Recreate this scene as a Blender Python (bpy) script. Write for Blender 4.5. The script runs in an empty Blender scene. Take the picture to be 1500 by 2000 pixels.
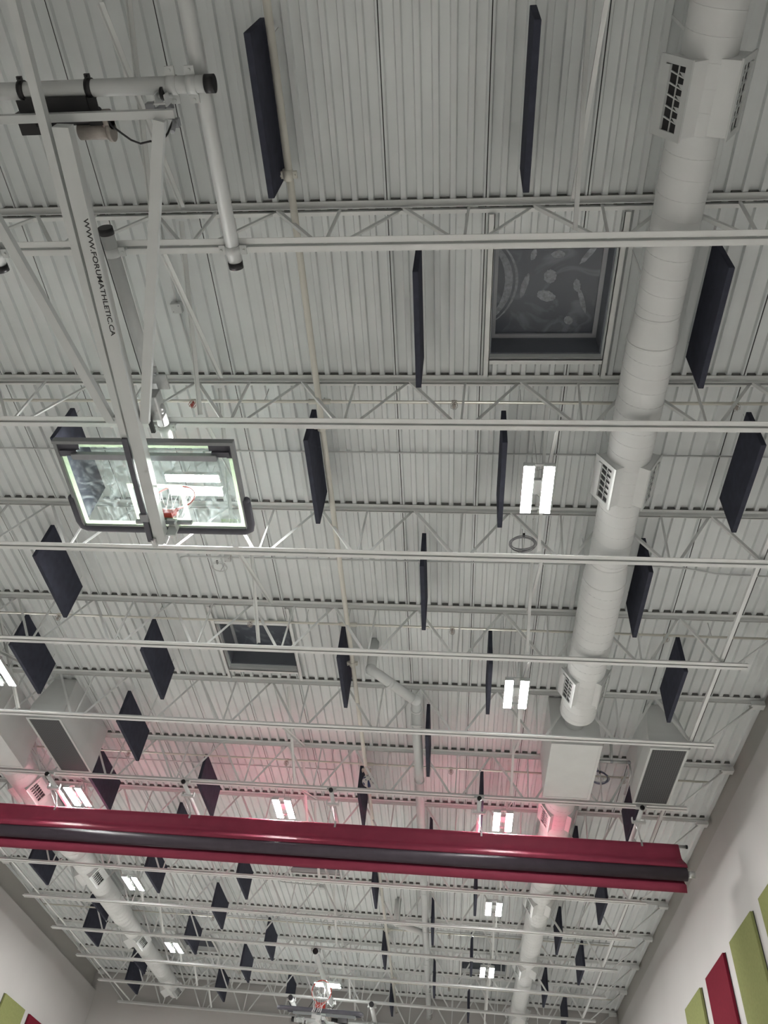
import bpy, math, random
from mathutils import Vector, Matrix

random.seed(7)
scene = bpy.context.scene
col = scene.collection
ZC = 1.6                       # eye height; every height below is measured from the eye, then lifted by ZC

# ------------------------------------------------------------------ camera, world, exposure
cd = bpy.data.cameras.new('camera')
cam = bpy.data.objects.new('camera', cd)
col.objects.link(cam)
scene.camera = cam
cd.sensor_fit = 'HORIZONTAL'
cd.sensor_width = 36.0
cd.lens = 36.0 * 1502.8 / 1500.0
cd.clip_start = 0.05
cd.clip_end = 200
Rr = ((0.99466296, 0.05327901, 0.08835695), (-0.01943747, -0.74426367, 0.66760301), (-0.1013301, 0.66575741, 0.73925589))
m3 = Matrix(((Rr[0][0], Rr[1][0], -Rr[2][0]), (Rr[0][1], Rr[1][1], -Rr[2][1]), (Rr[0][2], Rr[1][2], -Rr[2][2])))
cam.matrix_world = Matrix.Translation((0, 0, ZC)) @ m3.to_4x4()

world = bpy.data.worlds.new('night_sky')
scene.world = world
world.use_nodes = True
world.node_tree.nodes['Background'].inputs[0].default_value = (0.03, 0.04, 0.06, 1)
world.node_tree.nodes['Background'].inputs[1].default_value = 0.4

LAMP = 330.0                    # radiance of the fixture lenses
scene.view_settings.view_transform = 'Standard'
scene.view_settings.look = 'None'
scene.view_settings.gamma = 1.0
scene.view_settings.use_curve_mapping = False
scene.view_settings.exposure = 0.28

# ------------------------------------------------------------------ materials
def mat(name, color, rough=0.5, metal=0.0, noise=0.0, scale=6.0, emis=None, spec=0.5, coat=0.0, bump=0.0):
    m = bpy.data.materials.new(name)
    m.use_nodes = True
    nt = m.node_tree
    b = nt.nodes['Principled BSDF']
    b.inputs['Base Color'].default_value = (*color, 1)
    b.inputs['Roughness'].default_value = rough
    b.inputs['Metallic'].default_value = metal
    b.inputs['Specular IOR Level'].default_value = spec
    b.inputs['Coat Weight'].default_value = coat
    tc = nt.nodes.new('ShaderNodeTexCoord')
    if noise > 0:
        n = nt.nodes.new('ShaderNodeTexNoise')
        n.inputs['Scale'].default_value = scale
        n.inputs['Detail'].default_value = 5
        nt.links.new(tc.outputs['Object'], n.inputs['Vector'])
        r = nt.nodes.new('ShaderNodeValToRGB')
        r.color_ramp.elements[0].position = 0.3
        r.color_ramp.elements[1].position = 0.7
        r.color_ramp.elements[0].color = (*[c * (1 - noise) for c in color], 1)
        r.color_ramp.elements[1].color = (*[min(1, c * (1 + noise)) for c in color], 1)
        nt.links.new(n.outputs['Fac'], r.inputs['Fac'])
        nt.links.new(r.outputs['Color'], b.inputs['Base Color'])
    if bump > 0:
        n2 = nt.nodes.new('ShaderNodeTexNoise')
        n2.inputs['Scale'].default_value = scale * 8
        nt.links.new(tc.outputs['Object'], n2.inputs['Vector'])
        bp = nt.nodes.new('ShaderNodeBump')
        bp.inputs['Strength'].default_value = bump
        bp.inputs['Distance'].default_value = 0.004
        nt.links.new(n2.outputs['Fac'], bp.inputs['Height'])
        nt.links.new(bp.outputs['Normal'], b.inputs['Normal'])
    if emis:
        b.inputs['Emission Color'].default_value = (*emis[0], 1)
        b.inputs['Emission Strength'].default_value = emis[1]
    return m

M = {}
M['deck'] = mat('painted_deck', (0.755, 0.79, 0.79), 0.42, noise=0.05, scale=1.6)
M['joist'] = mat('painted_steel', (0.78, 0.80, 0.79), 0.5, noise=0.03, scale=2)
M['duct'] = mat('painted_duct', (0.74, 0.76, 0.755), 0.68, noise=0.03, scale=3)
M['white'] = mat('white_enamel', (0.62, 0.645, 0.64), 0.42, noise=0.02, scale=3)
M['sprinkler_paint'] = mat('cream_pipe_paint', (0.72, 0.71, 0.64), 0.4, noise=0.04, scale=4)
M['wall'] = mat('painted_wall', (0.50, 0.49, 0.48), 0.6, noise=0.03, scale=0.8, bump=0.15)
M['wall_upper'] = mat('darker_upper_wall', (0.43, 0.42, 0.395), 0.7, noise=0.03, scale=0.8)  # upper wall strip above the ledge, set darker than the wall below
M['navy'] = mat('navy_fabric', (0.056, 0.060, 0.082), 0.95, noise=0.12, scale=9, spec=0.1, bump=0.3)
M['red_vinyl'] = mat('red_vinyl', (0.235, 0.036, 0.066), 0.55, noise=0.06, scale=4, spec=0.15)
M['grey_roll'] = mat('grey_roll_fabric', (0.050, 0.038, 0.052), 0.65, noise=0.1, scale=7)
M['steel'] = mat('galvanised_steel', (0.55, 0.56, 0.56), 0.35, 0.8, noise=0.08, scale=20)
M['dark_steel'] = mat('grey_steel', (0.30, 0.31, 0.33), 0.4, 0.3, noise=0.05, scale=9)
M['black'] = mat('black_plastic', (0.012, 0.012, 0.014), 0.45, noise=0.1, scale=9)
M['padding'] = mat('charcoal_padding', (0.085, 0.085, 0.105), 0.5, noise=0.08, scale=9)
M['frame_grey'] = mat('grey_board_frame', (0.24, 0.25, 0.26), 0.35, 0.2, noise=0.05, scale=9)
M['motor'] = mat('motor_casting', (0.36, 0.33, 0.30), 0.5, 0.3, noise=0.15, scale=12)
M['tape'] = mat('pale_border', (0.72, 0.82, 0.66), 0.4, noise=0.02, scale=5)
def tape_mat():
    m = bpy.data.materials.new('translucent_tape'); m.use_nodes = True
    nt = m.node_tree; nt.nodes.clear()
    o = nt.nodes.new('ShaderNodeOutputMaterial'); a = nt.nodes.new('ShaderNodeBsdfTranslucent'); b = nt.nodes.new('ShaderNodeBsdfDiffuse'); x = nt.nodes.new('ShaderNodeMixShader')
    tc = nt.nodes.new('ShaderNodeTexCoord'); n = nt.nodes.new('ShaderNodeTexNoise'); n.inputs['Scale'].default_value = 5
    rp = nt.nodes.new('ShaderNodeValToRGB'); rp.color_ramp.elements[0].color = (0.60, 0.70, 0.50, 1); rp.color_ramp.elements[1].color = (0.66, 0.75, 0.57, 1)
    nt.links.new(tc.outputs['Object'], n.inputs['Vector']); nt.links.new(n.outputs['Fac'], rp.inputs['Fac'])
    nt.links.new(rp.outputs[0], a.inputs[0]); nt.links.new(rp.outputs[0], b.inputs[0]); x.inputs[0].default_value = 0.6
    nt.links.new(a.outputs[0], x.inputs[1]); nt.links.new(b.outputs[0], x.inputs[2]); nt.links.new(x.outputs[0], o.inputs[0])
    return m
M['tape'] = tape_mat()
M['rim_red'] = mat('rim_red', (0.65, 0.05, 0.03), 0.4, noise=0.04, scale=9)
M['net'] = mat('net_cord', (0.80, 0.80, 0.80), 0.8, noise=0.04, scale=30)
M['grille'] = mat('dark_grille', (0.055, 0.060, 0.065), 0.6, noise=0.1, scale=30)
M['cavity'] = mat('dark_cavity', (0.02, 0.02, 0.022), 0.8, noise=0.1, scale=9)
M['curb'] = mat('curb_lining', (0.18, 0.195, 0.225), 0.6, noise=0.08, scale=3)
M['flute_shade'] = mat('grey_flute_shade', (0.17, 0.17, 0.165), 0.9, noise=0.2, scale=9)  # shade tone for the blocks in the flutes above the chords
M['brass'] = mat('sprinkler_metal', (0.40, 0.36, 0.33), 0.4, 0.6, noise=0.1, scale=30)
M['red_bulb'] = mat('red_tag', (0.30, 0.05, 0.04), 0.5, noise=0.1, scale=30)
M['green'] = mat('olive_fabric', (0.215, 0.23, 0.095), 0.9, noise=0.06, scale=20, spec=0.1)
M['crimson'] = mat('crimson_fabric', (0.14, 0.012, 0.024), 0.9, noise=0.06, scale=20, spec=0.1)
M['lens'] = mat('lamp_lens', (0.9, 0.9, 0.9), 0.4, noise=0.01, emis=((1.0, 0.985, 0.955), LAMP))
M['floor'] = mat('maple_floor', (0.66, 0.64, 0.61), 0.35, noise=0.1, scale=2)
M['pane_rail'] = mat('pane_rail', (0.48, 0.50, 0.53), 0.5, noise=0.05, scale=5)
M['cable_blue'] = mat('cable_jacket', (0.20, 0.22, 0.32), 0.5, noise=0.1, scale=9)
M['ball_blue'] = mat('ball_blue', (0.03, 0.05, 0.14), 0.5, noise=0.05, scale=9)
M['ball_white'] = mat('ball_white', (0.7, 0.7, 0.68), 0.5, noise=0.05, scale=9)

def perforated():
    m = M['grille'].copy(); m.name = 'perforated_grille'
    nt = m.node_tree; b = nt.nodes['Principled BSDF']
    tc = nt.nodes.new('ShaderNodeTexCoord')
    v = nt.nodes.new('ShaderNodeTexVoronoi'); v.inputs['Scale'].default_value = 32; v.inputs['Randomness'].default_value = 0
    nt.links.new(tc.outputs['Object'], v.inputs['Vector'])
    r = nt.nodes.new('ShaderNodeValToRGB')
    r.color_ramp.elements[0].position = 0.28; r.color_ramp.elements[0].color = (0.02, 0.022, 0.026, 1)
    r.color_ramp.elements[1].position = 0.42; r.color_ramp.elements[1].color = (0.095, 0.10, 0.105, 1)
    nt.links.new(v.outputs['Distance'], r.inputs['Fac'])
    nt.links.new(r.outputs['Color'], b.inputs['Base Color'])
    return m
M['perforated'] = perforated()

def glass_mat():
    m = bpy.data.materials.new('smudged_glass'); m.use_nodes = True
    nt = m.node_tree; nt.nodes.clear()
    o = nt.nodes.new('ShaderNodeOutputMaterial')
    tr = nt.nodes.new('ShaderNodeBsdfTransparent'); tr.inputs[0].default_value = (0.90, 0.95, 0.93, 1)
    gl = nt.nodes.new('ShaderNodeBsdfGlossy'); gl.inputs['Roughness'].default_value = 0.03
    fr = nt.nodes.new('ShaderNodeFresnel'); fr.inputs[0].default_value = 1.5
    mx = nt.nodes.new('ShaderNodeMixShader')
    ge = nt.nodes.new('ShaderNodeNewGeometry'); mt = nt.nodes.new('ShaderNodeMath'); mt.operation = 'SUBTRACT'; mt.use_clamp = True
    nt.links.new(fr.outputs[0], mt.inputs[0]); nt.links.new(ge.outputs['Backfacing'], mt.inputs[1]); nt.links.new(mt.outputs[0], mx.inputs[0]); nt.links.new(tr.outputs[0], mx.inputs[1]); nt.links.new(gl.outputs[0], mx.inputs[2])
    tc = nt.nodes.new('ShaderNodeTexCoord')
    n = nt.nodes.new('ShaderNodeTexNoise'); n.inputs['Scale'].default_value = 6.5; n.inputs['Detail'].default_value = 9; n.inputs['Roughness'].default_value = 0.66; n.inputs['Distortion'].default_value = 2.2
    nt.links.new(tc.outputs['Object'], n.inputs['Vector'])
    rp = nt.nodes.new('ShaderNodeValToRGB')
    rp.color_ramp.elements[0].position = 0.47; rp.color_ramp.elements[0].color = (0.006, 0.006, 0.006, 1)
    rp.color_ramp.elements[1].position = 0.68; rp.color_ramp.elements[1].color = (0.11, 0.11, 0.11, 1)
    nt.links.new(n.outputs['Fac'], rp.inputs['Fac'])
    tl = nt.nodes.new('ShaderNodeBsdfTranslucent'); tl.inputs[0].default_value = (0.80, 0.90, 0.93, 1)
    df = nt.nodes.new('ShaderNodeBsdfDiffuse'); df.inputs[0].default_value = (0.75, 0.85, 0.88, 1)
    ad = nt.nodes.new('ShaderNodeMixShader'); ad.inputs[0].default_value = 0.4
    nt.links.new(tl.outputs[0], ad.inputs[1]); nt.links.new(df.outputs[0], ad.inputs[2])
    m2 = nt.nodes.new('ShaderNodeMixShader')
    nt.links.new(rp.outputs[0], m2.inputs[0]); nt.links.new(mx.outputs[0], m2.inputs[1]); nt.links.new(ad.outputs[0], m2.inputs[2])
    nt.links.new(m2.outputs[0], o.inputs[0])
    return m
M['glass'] = glass_mat()

def dome_mat():
    m = bpy.data.materials.new('weathered_skylight'); m.use_nodes = True
    nt = m.node_tree; b = nt.nodes['Principled BSDF']
    b.inputs['Roughness'].default_value = 0.22
    tc = nt.nodes.new('ShaderNodeTexCoord')
    mp = nt.nodes.new('ShaderNodeMapping')
    nt.links.new(tc.outputs['Object'], mp.inputs['Vector'])
    n = nt.nodes.new('ShaderNodeTexNoise'); n.inputs['Scale'].default_value = 2.3; n.inputs['Detail'].default_value = 3; n.inputs['Distortion'].default_value = 1.6
    nt.links.new(mp.outputs[0], n.inputs['Vector'])
    r = nt.nodes.new('ShaderNodeValToRGB')
    r.color_ramp.elements[0].position = 0.50; r.color_ramp.elements[0].color = (0.125, 0.14, 0.17, 1)
    r.color_ramp.elements[1].position = 0.60; r.color_ramp.elements[1].color = (0.21, 0.23, 0.265, 1)
    e = r.color_ramp.elements.new(0.66); e.color = (0.14, 0.155, 0.185, 1)
    nt.links.new(n.outputs['Fac'], r.inputs['Fac'])
    nt.links.new(r.outputs['Color'], b.inputs['Base Color'])
    return m
M['dome'] = dome_mat()
M['dome_stain'] = mat('dried_water_stain', (0.36, 0.385, 0.42), 0.6, noise=0.35, scale=30)

# ------------------------------------------------------------------ mesh builder
class MB:
    def __init__(self): self.v = []; self.f = []; self.s = []
    def add(self, vs, fs, smooth=False):
        k = len(self.v)
        self.v += [Vector(p) for p in vs]
        self.f += [tuple(i + k for i in f) for f in fs]
        self.s += [smooth] * len(fs)
        return self
    def box(self, x0, x1, y0, y1, z0, z1):
        return self.add([(x, y, z) for z in (z0, z1) for y in (y0, y1) for x in (x0, x1)],
                        [(0, 2, 3, 1), (4, 5, 7, 6), (0, 1, 5, 4), (2, 6, 7, 3), (0, 4, 6, 2), (1, 3, 7, 5)])
    def bevel_box(self, x0, x1, y0, y1, z0, z1, b):
        import bmesh
        bm = bmesh.new(); bmesh.ops.create_cube(bm, size=1)
        for v in bm.verts:
            v.co = ((x0 + x1) / 2 + v.co.x * (x1 - x0), (y0 + y1) / 2 + v.co.y * (y1 - y0), (z0 + z1) / 2 + v.co.z * (z1 - z0))
        bmesh.ops.bevel(bm, geom=bm.edges[:], offset=b, segments=2, affect='EDGES', profile=0.6)
        bm.verts.index_update()
        self.add([v.co.copy() for v in bm.verts], [tuple(v.index for v in f.verts) for f in bm.faces])
        bm.free(); return self
    def bar(self, p0, p1, w, h, up=(0, 0, 1)):
        """rectangular bar from p0 to p1, w across, h along up"""
        p0 = Vector(p0); p1 = Vector(p1); d = (p1 - p0).normalized(); up = Vector(up)
        s = d.cross(up)
        if s.length < 1e-4: s = d.cross(Vector((0, 1, 0)))
        s.normalize(); u = s.cross(d).normalized()
        vs = [p + s * a * w / 2 + u * b * h / 2 for p in (p0, p1) for a, b in ((-1, -1), (1, -1), (1, 1), (-1, 1))]
        return self.add(vs, [(0, 1, 2, 3), (7, 6, 5, 4), (0, 4, 5, 1), (1, 5, 6, 2), (2, 6, 7, 3), (3, 7, 4, 0)])
    def angle(self, p0, p1, w, t, up=(0, 0, 1), flip=1):
        p0 = Vector(p0); p1 = Vector(p1); d = (p1 - p0).normalized(); up = Vector(up)
        s = d.cross(up).normalized() * flip; u = up - d * up.dot(d); u.normalize()
        pts = [(0, 0), (w, 0), (w, t), (t, t), (t, w), (0, w)]
        vs = [p + s * a + u * b for p in (p0, p1) for a, b in pts]
        fs = [tuple(range(6)), tuple(range(11, 5, -1))] + [(i, i + 6, (i + 1) % 6 + 6, (i + 1) % 6) for i in range(6)]
        return self.add(vs, fs)
    def tube(self, p0, p1, r, n=14, r1=None, cap=True):
        p0 = Vector(p0); p1 = Vector(p1); d = (p1 - p0).normalized()
        a = d.cross(Vector((0, 0, 1)))
        if a.length < 1e-3: a = d.cross(Vector((0, 1, 0)))
        a.normalize(); b = d.cross(a)
        r1 = r if r1 is None else r1
        vs = []
        for p, q in ((p0, r), (p1, r1)):
            vs += [p + (a * math.cos(t) + b * math.sin(t)) * q for t in [2 * math.pi * i / n for i in range(n)]]
        self.add(vs, [(i, (i + 1) % n, (i + 1) % n + n, i + n) for i in range(n)], True)
        if cap: self.add(vs, [tuple(range(n - 1, -1, -1)), tuple(range(n, 2 * n))])
        return self
    def path(self, pts, r, n=8, closed=False):
        pts = [Vector(p) for p in pts]; N = len(pts); rings = []
        prev = None
        for i, p in enumerate(pts):
            d = (pts[(i + 1) % N] - pts[i - 1]) if closed else (pts[min(i + 1, N - 1)] - pts[max(i - 1, 0)])
            d.normalize()
            if prev is None:
                a = d.cross(Vector((0, 0, 1)))
                if a.length < 1e-3: a = d.cross(Vector((0, 1, 0)))
            else: a = prev - d * prev.dot(d)
            a.normalize(); prev = a; b = d.cross(a)
            rings.append([p + (a * math.cos(t) + b * math.sin(t)) * r for t in [2 * math.pi * k / n for k in range(n)]])
        vs = [v for rg in rings for v in rg]; fs = []
        for i in range(N if closed else N - 1):
            j = (i + 1) % N
            fs += [(i * n + k, i * n + (k + 1) % n, j * n + (k + 1) % n, j * n + k) for k in range(n)]
        if not closed: fs += [tuple(range(n - 1, -1, -1)), tuple(range((N - 1) * n, N * n))]
        return self.add(vs, fs, True)
    def lathe_y(self, cx, cz, prof, n=32):
        """prof: list of (y, r); axis along Y through (cx, cz)"""
        vs = []
        for y, r in prof:
            vs += [(cx + r * math.cos(t), y, cz + r * math.sin(t)) for t in [2 * math.pi * i / n for i in range(n)]]
        fs = []
        for i in range(len(prof) - 1):
            fs += [(i * n + k, i * n + (k + 1) % n, (i + 1) * n + (k + 1) % n, (i + 1) * n + k) for k in range(n)]
        self.add(vs, fs, True)
        return self
    def prism_x(self, prof, x0, x1, closed=True, smooth=False):
        n = len(prof); vs = [(x, y, z) for x in (x0, x1) for y, z in prof]
        fs = [(i, i + n, (i + 1) % n + n, (i + 1) % n) for i in range(n if closed else n - 1)]
        self.add(vs, fs, smooth)
        if closed: self.add(vs, [tuple(range(n)), tuple(range(2 * n - 1, n - 1, -1))])
        return self
    def sphere(self, c, r, n=16, m=10):
        vs = []; fs = []
        for j in range(m + 1):
            ph = math.pi * j / m
            vs += [(c[0] + r * math.sin(ph) * math.cos(2 * math.pi * i / n), c[1] + r * math.sin(ph) * math.sin(2 * math.pi * i / n), c[2] + r * math.cos(ph)) for i in range(n)]
        for j in range(m):
            fs += [(j * n + i, j * n + (i + 1) % n, (j + 1) * n + (i + 1) % n, (j + 1) * n + i) for i in range(n)]
        return self.add(vs, fs, True)
    def xform(self, mtx):
        self.v = [mtx @ v for v in self.v]; return self
    def build(self, name, material, parent=None, origin=None, solidify=0):
        """vertices are in eye-based scene coordinates; origin (same coordinates) is where the object's base sits"""
        if parent is not None:
            r = parent
            while r.parent is not None: r = r.parent
            og = Vector(r['_o'])
        else: og = Vector(origin if origin is not None else (0, 0, 0))
        me = bpy.data.meshes.new(name)
        me.from_pydata([v - og for v in self.v], [], self.f)
        me.polygons.foreach_set('use_smooth', self.s)
        me.materials.append(material if not isinstance(material, str) else M[material])
        me.update()
        import bmesh
        bm = bmesh.new(); bm.from_mesh(me)
        bmesh.ops.remove_doubles(bm, verts=bm.verts[:], dist=1e-5) if any(self.s) else None
        bmesh.ops.recalc_face_normals(bm, faces=bm.faces[:])
        bm.to_mesh(me); bm.free()
        o = bpy.data.objects.new(name, me); col.objects.link(o)
        if parent is not None: o.parent = parent
        else:
            o.location = og + Vector((0, 0, ZC)); o['_o'] = list(og)
        if solidify:
            md = o.modifiers.new('thickness', 'SOLIDIFY'); md.thickness = solidify; md.offset = 0
        return o

def empty(name, o, rz=0):
    e = bpy.data.objects.new(name, None); col.objects.link(e)
    e.empty_display_size = 0.2
    e.location = Vector(o) + Vector((0, 0, ZC)); e.rotation_euler = (0, 0, rz); e['_o'] = list(o)
    return e
def tag(o, label, cat, group=None, kind=None):
    o['label'] = label; o['category'] = cat
    if group: o['group'] = group
    if kind: o['kind'] = kind
    return o
def struct(o, label=None):
    o['kind'] = 'structure'
    if label: o['label'] = label
    return o
def dup(root, loc, rz=0):
    def cp(o, par):
        c = o.copy(); col.objects.link(c)
        if par is not None: c.parent = par
        for ch in kids.get(o.name, []): cp(ch, c)
        return c
    kids = {}
    stack = [root]
    while stack:
        q = stack.pop(); kids[q.name] = list(q.children); stack += list(q.children)
    c = cp(root, None)
    c.location = Vector(loc) + Vector((0, 0, ZC)); c.rotation_euler = (0, 0, rz)
    return c

ORD = ['first', 'second', 'third', 'fourth', 'fifth', 'sixth', 'seventh', 'eighth', 'ninth', 'tenth', 'eleventh', 'twelfth', 'thirteenth', 'fourteenth']

# ------------------------------------------------------------------ layout constants
H = 7.2405            # deck underside above the eye
S = 1.8876            # joist spacing
Y0 = 2.63
def YC(j): return Y0 + 0.045 + S * (j - 1)      # centre line of joist j
XR, XL = 4.65, -10.80
YN, YF = -3.0, 25.48
ZB = H - 0.835        # underside of joist bottom chord

# ------------------------------------------------------------------ setting: floor, walls, deck
struct(MB().box(XL - 0.4, XR + 0.4, YN - 0.2, YF + 0.3, -ZC - 0.2, -ZC).build('floor', 'floor'))
ledge = 6.70
struct(MB().box(4.50, XR + 0.4, YN, YF, -ZC, ledge).build('wall_right', 'wall'))
struct(MB().box(XR, XR + 0.4, YN, YF, ledge + 0.001, H + 0.25).build('wall_upper_right', 'wall_upper'))
struct(MB().box(XL - 0.4, XL, YN, YF, ledge + 0.001, H + 0.25).build('wall_upper_left', 'wall_upper'))
struct(MB().box(XL - 0.4, -10.62, YN, YF, -ZC, ledge).build('wall_left', 'wall'))
struct(MB().box(XL - 0.4, XR + 0.4, YF, YF + 0.3, -ZC, H + 0.25).build('wall_back', 'wall'))
struct(MB().box(XL - 0.4, XR + 0.4, YN - 0.2, YN, -ZC, H + 0.25).build('wall_front', 'wall'))

SKY = [(0.25, 1.42, 3.08, 4.28), (-3.66, -2.54, 8.80, 9.92), (-3.66, -2.56, 16.40, 17.42), (-7.40, -6.50, 22.0, 22.94), (0.22, 1.38, 22.2, 23.05)]
def build_deck():
    seam = 0.9144; pitch = seam / 6; X0 = -3.4956
    d = 0.036
    prof = []
    k0 = math.floor((XL - X0) / pitch) - 1; k1 = math.ceil((XR - X0) / pitch) + 1
    for k in range(k0, k1 + 1):
        x = X0 + k * pitch                     # middle of a narrow low rib
        hw = 0.023; sl = 0.012
        prof += [(x - hw - sl, H + d), (x - hw, H)]
        if k % 6 == 0:                          # side lap: an open slot between two sheets
            prof += [(x - 0.0045, H), (x - 0.0045, H + 0.034), (x + 0.0035, H + 0.034), (x + 0.0035, H - 0.006), (x + 0.006, H - 0.006), (x + 0.006, H)]
        prof += [(x + hw, H), (x + hw + sl, H + d)]
    prof = [p for p in prof if XL - 0.2 < p[0] < XR + 0.2]
    ys = sorted(set([YN, YF] + [v for s in SKY for v in s[2:]]))
    xs_cut = sorted([v for s in SKY for v in s[:2]])
    # split at hole edges in x
    out = []
    for a, b in zip(prof, prof[1:]):
        out.append(a)
        if b[0] > a[0]:
            for xc in xs_cut:
                if a[0] < xc < b[0]:
                    t = (xc - a[0]) / (b[0] - a[0]); out.append((xc, a[1] + (b[1] - a[1]) * t))
    out.append(prof[-1])
    mb = MB(); n = len(out); vs = []; fs = []
    for y in ys: vs += [(x, y, z) for x, z in out]
    for j in range(len(ys) - 1):
        ym = (ys[j] + ys[j + 1]) / 2
        for i in range(n - 1):
            xm = (out[i][0] + out[i + 1][0]) / 2
            if any(s[0] <= xm <= s[1] and s[2] <= ym <= s[3] for s in SKY): continue
            fs.append((j * n + i, j * n + i + 1, (j + 1) * n + i + 1, (j + 1) * n + i))
    mb.add(vs, fs)
    # roof sheet over the flutes
    z = H + d + 0.012
    xsb = [XL - 0.3, XR + 0.3]
    for j in range(len(ys) - 1):
        ym = (ys[j] + ys[j + 1]) / 2; segs = [XL - 0.3]
        for s in SKY:
            if s[2] <= ym <= s[3]: segs += [s[0], s[1]]
        segs.append(XR + 0.3); segs.sort()
        for a, b in zip(segs[::2], segs[1::2]):
            mb.box(a, b, ys[j], ys[j + 1], z, z + 0.15)
    return mb
ceiling = struct(build_deck().build('ceiling', 'deck'))
for k in range(-8, 9):
    x = -3.4956 + k * 0.9144
    for ya, yb in [(YN, YF)]:
        cuts = sorted([(q[2], q[3]) for q in SKY if q[0] - 0.02 < x < q[1] + 0.02])
        y = ya; mb = MB()
        for c0, c1 in cuts: mb.box(x - 0.0065, x + 0.0055, y, c0 - 0.06, H - 0.0015, H + 0.030); y = c1 + 0.06
        mb.box(x - 0.0065, x + 0.0055, y, yb, H - 0.0015, H + 0.030)
        mb.build('sheet_joint', 'black', ceiling)

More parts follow.
